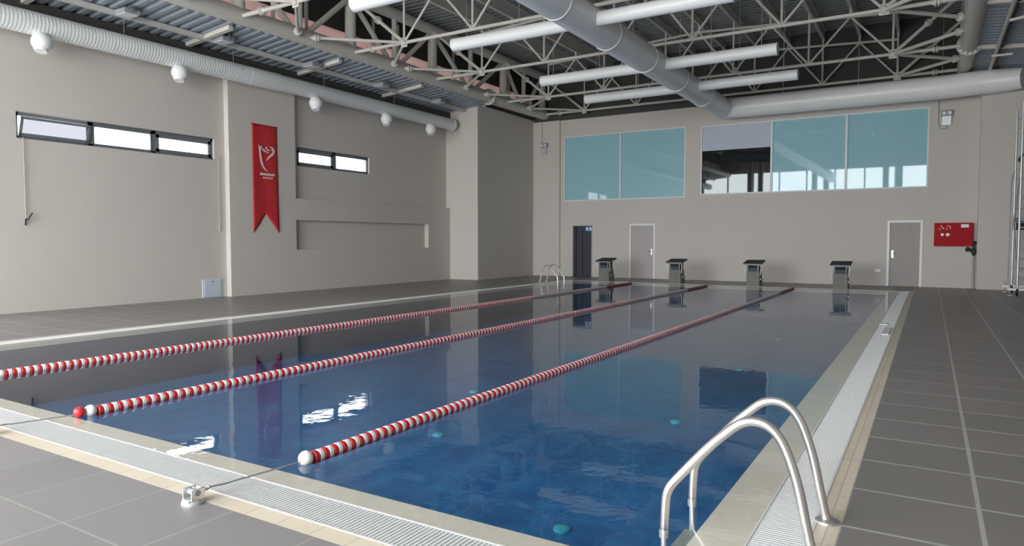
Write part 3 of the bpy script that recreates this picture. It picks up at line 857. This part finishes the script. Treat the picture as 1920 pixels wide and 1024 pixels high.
# ================================================================== BANNER
BX = PX+.012
t = thing('wall_banner', 'long red swallowtail banner with white emblem hanging on the left wall', 'banner', (BX, 12.9, 4.68))
mb = MB()
by0, by1 = 12.36, 13.20
N = 14
rows = 20
def bw(y, z): return BX + .010*math.sin(3.0*(y-by0)*3+.5*z) + .02*max(0, (3.0-z))*.3
grid = []
for j in range(rows+1):
    row = []
    for i in range(N+1):
        f = i/N; y = by0+(by1-by0)*f
        notch = 1.70+.54*(1-abs(2*f-1))
        z = 4.69 - (4.69-notch)*j/rows
        yy = y+.03*(f-.3)*(j/rows)
        row.append(mb.bm.verts.new((bw(yy, z), yy, z)))
    grid.append(row)
for j in range(rows):
    for i in range(N): mb._f([grid[j][i], grid[j][i+1], grid[j+1][i+1], grid[j+1][i]])
cl = mb.build('cloth', M['banner'], t, smooth=True)
sm = cl.modifiers.new('thickness', 'SOLIDIFY'); sm.thickness = .004
mb = MB(); mb.tube([(BX, by0-.02, 4.69), (BX, by1+.02, 4.69)], .012, 8); mb.build('top_rod', M['cabinet'], t)
# emblem: tulip-like swirl, traced as tapering strokes (u to the right 0..1 of width, v metres below top)
def stroke(mb, pts, ws, x):
    P = [Vector((0, a, b)) for a, b in pts]
    L, R_ = [], []
    for i, p in enumerate(P):
        d = (P[min(i+1, len(P)-1)]-P[max(i-1, 0)]).normalized(); n = Vector((0, -d.z, d.y))
        L.append(p+n*ws[i]); R_.append(p-n*ws[i])
    for i in range(len(P)-1):
        mb.prism([(x, *L[i][1:]), (x, *L[i+1][1:]), (x, *R_[i+1][1:]), (x, *R_[i][1:])], (.004, 0, 0))
def bez(pts, n=8):
    out = []
    for k in range(n+1):
        t_ = k/n; q = [Vector(p) for p in pts]
        while len(q) > 1: q = [a.lerp(b, t_) for a, b in zip(q, q[1:])]
        out.append((q[0].x, q[0].y))
    return out
def ep(px, py):   # emblem grid (0..1024 px crop of the photo's banner) -> y,z
    return (12.36+.06 + (px-160)/560*.80, 4.69-.56-(py-180)/580*.93)
mb = MB(); XE = BX+.022
def stk(pts, w0, w1, w2):
    b = bez([ep(*p) for p in pts]); n = len(b)-1
    ws = [((1-k/n)**2*w0+2*(k/n)*(1-k/n)*w1+(k/n)**2*w2) for k in range(n+1)]
    stroke(mb, b, ws, XE)
stk([(265, 175), (310, 380), (280, 560), (460, 620)], .018, .055, .008)
stk([(265, 175), (320, 260), (400, 280), (500, 300)], .01, .035, .01)
stk([(330, 190), (300, 230), (350, 260), (400, 240)], .01, .025, .008)
stk([(430, 200), (440, 260), (500, 270), (520, 240)], .03, .02, .008)
stk([(500, 190), (620, 190), (680, 270), (590, 330), (470, 360), (440, 430)], .008, .06, .012)
stk([(560, 210), (560, 260), (600, 270), (610, 250)], .008, .02, .008)
mb.build('emblem', M['emblem'], t)
mb = MB()         # two lines of lettering too blurred to read: rows of small dabs
for (x0_, n_, dx_, w_, ya, yb_) in ((280, 8, 44, 34, 655, 695), (345, 6, 40, 28, 722, 748)):
    for k in range(n_):
        a = ep(x0_+dx_*k, yb_); b = ep(x0_+dx_*k+w_, ya)
        mb.box(XE, XE+.004, a[0], b[0], a[1], b[1])
mb.build('lettering', M['emblem'], t)

# ================================================================== WALL FITTINGS
# access hatch low on the left wall
t = thing('access_hatch', 'pale blue square hatch at the foot of the left wall', 'hatch', (XL, 11.2, 0))
mb = MB(); mb.box(XL, XL+.025, 10.90, 11.46, .005, .49); mb.build('frame', M['hatch'], t, bevel=.005)
mb = MB(); mb.box(XL+.025, XL+.035, 10.95, 11.41, .05, .45); dr = mb.build('cover', M['hatch'], t)
mb = MB(); mb.tube([(XL+.03, 11.18, .42), (XL+.045, 11.18, .42)], .016, 10); mb.build('latch', M['black'], dr)
# fire hose cabinet
t = thing('fire_hose_cabinet', 'red fire hose cabinet on the far wall beside the right pillar', 'fire cabinet', (.63, YB, 1.31))
cy = YB-.20
mb = MB(); mb.box(.11, 1.14, cy, YB, 1.32, 2.05); mb.build('cabinet_body', M['cabinet'], t, bevel=.012)
mb = MB(); mb.box(.14, .62, cy-.018, cy-.002, 1.36, 2.01); d1_ = mb.build('door', M['cabinet'], t, bevel=.005)
mb = MB(); mb.box(.64, 1.11, cy-.018, cy-.002, 1.36, 2.01); d2_ = mb.build('door', M['cabinet'], t, bevel=.005)
mb = MB(); mb.box(.82, 1.02, cy-.024, cy-.019, 1.90, 2.00); mb.build('label_plate', M['ropewhite'], d2_)
mb = MB()
mb.tube([(.33, cy-.02, 1.68), (.33, cy-.026, 1.68)], .045, 14); mb.build('handle_disc', M['ropewhite'], d1_)
mb = MB(); mb.tube([(.475, cy-.02, 1.68), (.475, cy-.026, 1.68)], .05, 14); mb.build('handle_disc', M['ropewhite'], d1_)
mb = MB()        # pictograms: receiver and hose reel
yq = cy-.024
def sk(pts, w):
    for a, b in zip(pts, pts[1:]): mb.bar((a[0], yq, a[1]), (b[0], yq, b[1]), .004, w, up=(0, 0, 1) if abs(a[1]-b[1]) < abs(a[0]-b[0]) else (1, 0, 0))
sk([(.29, 1.97), (.31, 1.92), (.34, 1.89), (.375, 1.87)], .028)
sk([(.23, 1.89), (.25, 1.85), (.29, 1.83)], .014)
sk([(.45, 1.955), (.53, 1.955)], .02); sk([(.44, 1.92), (.43, 1.86), (.47, 1.83)], .013); sk([(.53, 1.94), (.55, 1.89), (.51, 1.87)], .02)
mb.build('pictograms', M['emblem'], d1_)
# hydrant valve and riser beside the cabinet
t = thing('hydrant_valve', 'dark iron valve on a grey riser pipe below the red cabinet', 'valve', (1.17, YB, 0))
mb = MB(); mb.tube([(1.17, YB-.06, 0), (1.17, YB-.06, 1.15)], .035, 12); mb.build('riser_pipe', M['pipe'], t, smooth=True)
mb = MB(); mb.tube([(1.17, YB-.06, 1.02), (1.17, YB-.06, 1.48)], .045, 12); mb.ball((1.17, YB-.08, 1.16), .085, 12, 8); mb.tube([(1.15, YB-.08, 1.18), (1.0, YB-.12, 1.22)], .045, 10); mb.tube([(1.02, YB-.11, 1.215), (.99, YB-.13, 1.225)], .075, 12); mb.ball((1.17, YB-.08, 1.42), .07, 10, 6)
mb.build('valve_body', M['valve'], t, smooth=True)
# socket
t = thing('wall_socket', 'small white socket low on the far wall left of the right door', 'socket', (-1.45, YB, .5))
mb = MB(); mb.box(-1.53, -1.37, YB-.015, YB, .455, .545); mb.build('plate', M['ropewhite'], t, bevel=.003)
mb = MB(); mb.tube([(-1.49, YB-.012, .5), (-1.49, YB-.02, .5)], .02, 10); mb.tube([(-1.41, YB-.012, .5), (-1.41, YB-.02, .5)], .02, 10); mb.build('outlet', M['white'], t)

# ================================================================== STARTING BLOCKS
def block_proto(label, loc):
    t = thing('starting_block', label, 'starting block', loc, 'starting blocks at the far end of the pool')
    x, y, _ = loc
    def P(a, b, c): return (x+a, y+b, c)
    mb = MB()    # tiled pedestal leaning slightly towards the water
    lo = [P(-.21, -.20, 0), P(.21, -.20, 0), P(.21, .30, 0), P(-.21, .30, 0)]
    hi = [P(-.20, -.24, .47), P(.20, -.24, .47), P(.20, .18, .47), P(-.20, .18, .47)]
    va = [mb.bm.verts.new(p) for p in lo]; vb = [mb.bm.verts.new(p) for p in hi]
    mb._f(va[::-1]); mb._f(vb)
    for k in range(4): mb._f([va[k], va[(k+1) % 4], vb[(k+1) % 4], vb[k]])
    mb.build('pedestal', M['pedestal'], t)
    mb = MB(); mb.box(x-.19, x+.19, y-.22, y+.14, .47, .74)
    mb.build('support_box', M['navy'], t)
    mb = MB()
    for sx_ in (-.17, .17):
        mb = MB(); mb.box(x+sx_-.02, x+sx_+.02, y-.236, y-.221, .47, .74)
        mb.build('corner_post', M['block_steel'], t)
    mb = MB(); mb.tube([P(-.19, -.26, .56), P(.19, -.26, .56)], .016, 10); mb.tube([P(-.19, -.24, .50), P(.19, -.24, .50)], .012, 10); mb.build('start_grip', M['block_steel'], t, smooth=True)
    mb = MB()
    a = [P(-.28, -.36, .735), P(.28, -.36, .735), P(.28, .30, .835), P(-.28, .30, .835)]
    mb.prism(a, (0, 0, -.045)); mb.build('platform', M['block_steel'], t)
    mb = MB()
    a = [P(-.29, -.365, .738), P(.29, -.365, .738), P(.29, .31, .840), P(-.29, .31, .840)]
    mb.prism(a, (0, 0, .012)); mb.build('rubber_top', M['black'], t)
    for sx_ in (-1, 1):
        mb = MB(); mb.tube([P(sx_*.255, -.28, .70), P(sx_*.27, -.27, .62), P(sx_*.235, -.2, .42), P(sx_*.21, -.15, .36)], .013, 8); mb.build('side_handle', M['white'], t, smooth=True)
    mb = MB(); mb.box(x+.20, x+.24, y-.1, y+.28, .20, .24); mb.box(x-.24+.03, x-.20, y+.1, y+.28, .20, .24); mb.build('step_bracket', M['darksteel'], t)
    return t
BYP = 23.45
b0 = block_proto('starting block in front of the dark doorway, farthest left of the row', (-10.22, BYP, 0))
dup(b0, (-7.55, BYP, 0), 'starting block just right of the pale wooden door')
dup(b0, (-4.93, BYP, 0), 'starting block below the dark mirror pane, third from the left')
dup(b0, (-2.33, BYP, 0), 'starting block farthest right, nearest the right door and socket')

# ================================================================== POOL LADDERS
def ladder(label, loc):
    """edge at local x=0 with the water on -x; loc on the pool edge at z=0"""
    t = thing('pool_ladder', label, 'pool ladder', loc, 'stainless pool ladders')
    X, Y, _ = loc
    path = [(.555, 0), (.53, .10), (.485, .32), (.445, .45), (.40, .55), (.345, .605), (.28, .622), (.215, .605), (.15, .55), (.05, .45),
            (-.10, .27), (-.135, .225), (-.158, .18), (-.165, .12), (-.17, -.04)]
    # smooth the polyline
    def sm(p):
        out = [p[0]]
        for a, b in zip(p, p[1:]):
            out += [(a[0]*.75+b[0]*.25, a[1]*.75+b[1]*.25), (a[0]*.25+b[0]*.75, a[1]*.25+b[1]*.75)]
        return out+[p[-1]]
    path = sm(sm(path))
    for dy in (-.25, .25):
        mb = MB(); mb.tube([(X+a, Y+dy, b) for a, b in path], .0235, 16)
        rl = mb.build('rail', M['chrome'], t, smooth=True)
        mb = MB(); mb.tube([(X-.17, Y+dy, -.04), (X-.17, Y+dy, -.80)], .017, 12); mb.tube([(X-.17, Y+dy, -.06), (X-.17, Y+dy, -.02)], .027, 16)
        mb.build('lower_leg', M['alu'], rl, smooth=True)
        mb = MB(); mb.lathe([(.062, 0.001), (.060, .012), (.040, .022), (.030, .024)], (X+.555, Y+dy, 0), 'z', 24)
        mb.build('flange', M['chrome'], rl, smooth=True, angle=30)
    for z in (-.20, -.45, -.70):
        mb = MB(); mb.box(X-.21, X-.10, Y-.235, Y+.235, z-.02, z); mb.build('tread', M['tread'], t, bevel=.006)
    return t
l0 = ladder('stainless pool ladder in the foreground, at the right edge of the pool', (-.985, 3.68, 0))
dup(l0, (-11.39, 21.75, 0), 'small distant stainless pool ladder at the far left corner of the pool', PI)

# ================================================================== LANE ROPES
def rope(x, y0, y1, label, lead_red, anchor):
    t = thing('lane_rope', label, 'lane rope', (x, y0, .01), 'red and white lane ropes')
    zc, r, th = .014, .046, .0428
    mb = MB()
    pts = [(x, y0-.05, zc), (x, y1, zc), (x, WY1+.05, .02)]
    if anchor:
        pts = [(x, 2.42, .06), (x, 2.52, .045)] + pts
    else:
        pts = [(x, 2.30, .06), (x, 2.5, .045)] + pts
    mb.tube(pts, .006, 6); mb.build('cable', M['wire'], t)
    yb = y0
    if lead_red:
        mb = MB(); mb.ball((x, yb-.09, zc+.02), .046, 16, 10); mb.build('end_float', M['red'], t, smooth=True)
    mb = MB(); mb.ball((x, yb, zc+.012), .052, 16, 10); mb.build('end_float', M['ropewhite'], t, smooth=True)
    prof = [(.012, -th/2), (r*.82, -th/2), (r, -th*.32), (r, th*.32), (r*.82, th/2), (.012, th/2)]
    protos = {}
    for key, mat in (('r', M['red']), ('w', M['ropewhite'])):
        mb = MB(); mb.lathe(prof, (0, 0, 0), 'y', 14)
        o = mb.build('float_disc', mat, t, smooth=True, angle=35, origin=(0, 0, 0))
        protos[key] = o
    y = yb+.052+th/2; k = 0
    used = set()
    stuff = MB()
    while y < y1:
        key = 'rw'[k % 2]
        big = abs(y-(yb+6.3)) < .09
        if k < 100:
            o = protos[key] if key not in used else protos[key].copy()
            if key in used: C.objects.link(o)
            used.add(key); o.location = (0, y-y0, zc-.01)
        else:
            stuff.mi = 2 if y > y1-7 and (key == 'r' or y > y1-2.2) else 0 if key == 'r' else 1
            stuff.lathe(prof, (x, y, zc), 'y', 12)
        y += th; k += 1
    stuff.build('float_discs', [M['red'], M['ropewhite'], M['red_dark']], t, smooth=True, angle=35, kind='stuff')
    return t
ra = rope(-8.78, 3.10, 22.3, 'red and white lane rope farthest left, running off the left edge of the picture', False, False)
rb = rope(-6.17, 3.10, 22.3, 'red and white lane rope in the middle, its near end a red ball', True, True)
rc = rope(-3.57, 3.17, 22.5, 'red and white lane rope nearest the foreground ladder, its near end a white ball', False, True)
# anchors on the deck
def anchor(loc, label):
    t = thing('rope_anchor', label, 'rope anchor', loc, 'steel lane rope anchors on the deck')
    x, y, _ = loc
    mb = MB(); mb.lathe([(.062, 0), (.062, .012), (.050, .022), (.046, .030)], (x, y, 0), 'z', 18); mb.build('base', M['alu'], t, smooth=True, angle=35)
    for sx_ in (-.04, .04):
        mb = MB(); mb.box(x+sx_-.005, x+sx_+.005, y-.035, y+.045, .025, .085); mb.build('cheek_plate', M['chrome'], t)
    mb = MB(); mb.tube([(x-.05, y, .065), (x+.05, y, .065)], .018, 12); mb.build('roller', M['box_grey'], t, smooth=True)
    mb = MB()
    ring_ = [(x+.022*math.cos(a), y+.075+.03*math.sin(a), .06) for a in [2*PI*k/12 for k in range(13)]]
    mb.tube(ring_, .006, 6, caps=False); mb.build('shackle', M['chrome'], t, smooth=True)
    for a in (.6, 2.2, 3.9, 5.3):
        mb = MB(); mb.tube([(x+.05*math.cos(a), y+.05*math.sin(a), .012), (x+.05*math.cos(a), y+.05*math.sin(a), .028)], .007, 6); mb.build('bolt', M['chrome'], t)
anchor((-3.56, 2.33, 0), 'steel rope anchor on the front deck, nearest the middle of the picture')
anchor((-6.16, 2.33, 0), 'steel rope anchor at the left edge of the picture')
anchor((-8.78, 2.22, 0), 'steel rope anchor outside the left edge of the picture')

t = thing('glint_plate', 'small white slab painting a wet reflection on the right gutter grate, towards the far end', 'plate', (-.60, 12.9, 0))  # white slabs added to paint a bright wet reflection on the grate
mb = MB(); mb.box(-.62, -.52, 12.3, 13.3, .002, .014); mb.build('plate', M['white'], t, bevel=.003)  # white slab painting the wet reflection, not a real plate
mb = MB(); mb.box(-.735, -.60, 13.75, 13.95, .002, .012); mb.build('glint_strip', M['white'], t, bevel=.003)
# pool floor inlets
il = 0
sc = (1.5+DEPTH)/1.5
pos = [(-1.59, 3.10), (-1.75, 5.46), (-1.93, 10.86), (-1.85, 8.1), (-3.19, 4.14), (-3.82, 5.53), (-3.56, 8.34), (-3.4, 11.6)]
lbl = ['round turquoise inlet on the pool floor nearest the front edge', 'round turquoise inlet on the pool floor behind the ladder rail', 'faint far inlet on the pool floor near the right edge', 'dim inlet under the window reflection near the right edge',
       'dim inlet on the pool floor left of the nearest lane rope', 'pale inlet on the pool floor just above the nearest lane rope', 'small pale inlet in mid pool right of the nearest rope', 'distant inlet in the third lane']
for (a, b), l in zip(pos, lbl):
    x, y = a*sc, b*sc
    if y > 22 or x < -10.8: continue
    mb = MB(); mb.lathe([(.072, 0), (.072, .02), (.05, .032), (.02, .036)], (x, y, -DEPTH), 'z', 20)
    tag(mb.build('floor_inlet', M['inlet'], smooth=True, angle=30), l, 'pool inlet', 'turquoise inlets on the pool floor')

# ================================================================== SCAFFOLD TOWER
t = thing('scaffold_tower', 'aluminium mobile scaffold tower at the right edge of the picture', 'scaffold tower', (2.4, 24, 0))
sy0, sy1, sx0, sx1 = 22.9, 24.4, 2.05, 2.85
for y in (sy0, sy1):
    for x in (sx0, sx1):
        mb = MB(); mb.tube([(x, y, .22), (x, y, 5.2)], .027, 10); mb.build('upright', M['alu'], t, smooth=True)
    z = .42
    while z < 5.2:
        mb = MB(); mb.tube([(sx0, y, z), (sx1, y, z)], .019, 8); mb.build('rung', M['alu'], t, smooth=True); z += .285
for x in (sx0, sx1):
    for y in (sy0, sy1):
        mb = MB(); mb.lathe([(.085, -.025), (.10, -.02), (.10, .02), (.085, .025)], (x, y, .10), 'x', 16); w_ = mb.build('castor', M['black'], t, smooth=True, angle=35)
        mb = MB(); mb.box(x-.04, x+.04, y-.04, y+.04, .19, .24); mb.build('castor_fork', M['darksteel'], t)
for y in (sy0, sy1):
    mb = MB(); mb.box(sx0-.22, sx1+.2, y-.035, y+.035, .14, .20); mb.build('base_beam', M['alu'], t)
    mb = MB(); mb.tube([(sx0-.16, y, .06), (sx0-.16, y, .30)], .018, 8); mb.box(sx0-.21, sx0-.11, y-.05, y+.05, .0, .02); mb.build('outrigger_foot', M['darksteel'], t)
for (a, b) in (((sx0, sy0, .5), (sx0, sy1, 2.0)), ((sx0, sy1, 2.0), (sx0, sy0, 3.5)), ((sx1, sy0, 3.5), (sx1, sy1, 5.0))):
    mb = MB(); mb.tube([a, b], .02, 8); mb.build('diagonal_brace', M['alu'], t, smooth=True)
mb = MB(); mb.tube([(sx0-.10, sy1-.02, .2), (sx0-.09, sy1-.02, 3.2), (sx0, sy1, 3.6)], .016, 8); mb.build('stabiliser', M['darksteel'], t, smooth=True)
mb = MB(); mb.box(sx0+.02, sx1-.02, sy0, sy1, 2.02, 2.14); mb.build('platform', M['bluepanel'], t)
mb = MB(); mb.box(sx0+.06, sx1-.06, sy1-.1, sy1+.02, 1.80, 2.0); mb.build('platform_hook', M['black'], t)
mb = MB()
mb.tube([(sx0+.2*math.cos(PI*k/10)+.28, sy1-.03, 3.75+.25*math.sin(PI*k/10)) for k in range(11)], .035, 8); mb.build('hoop', M['black'], t, smooth=True)
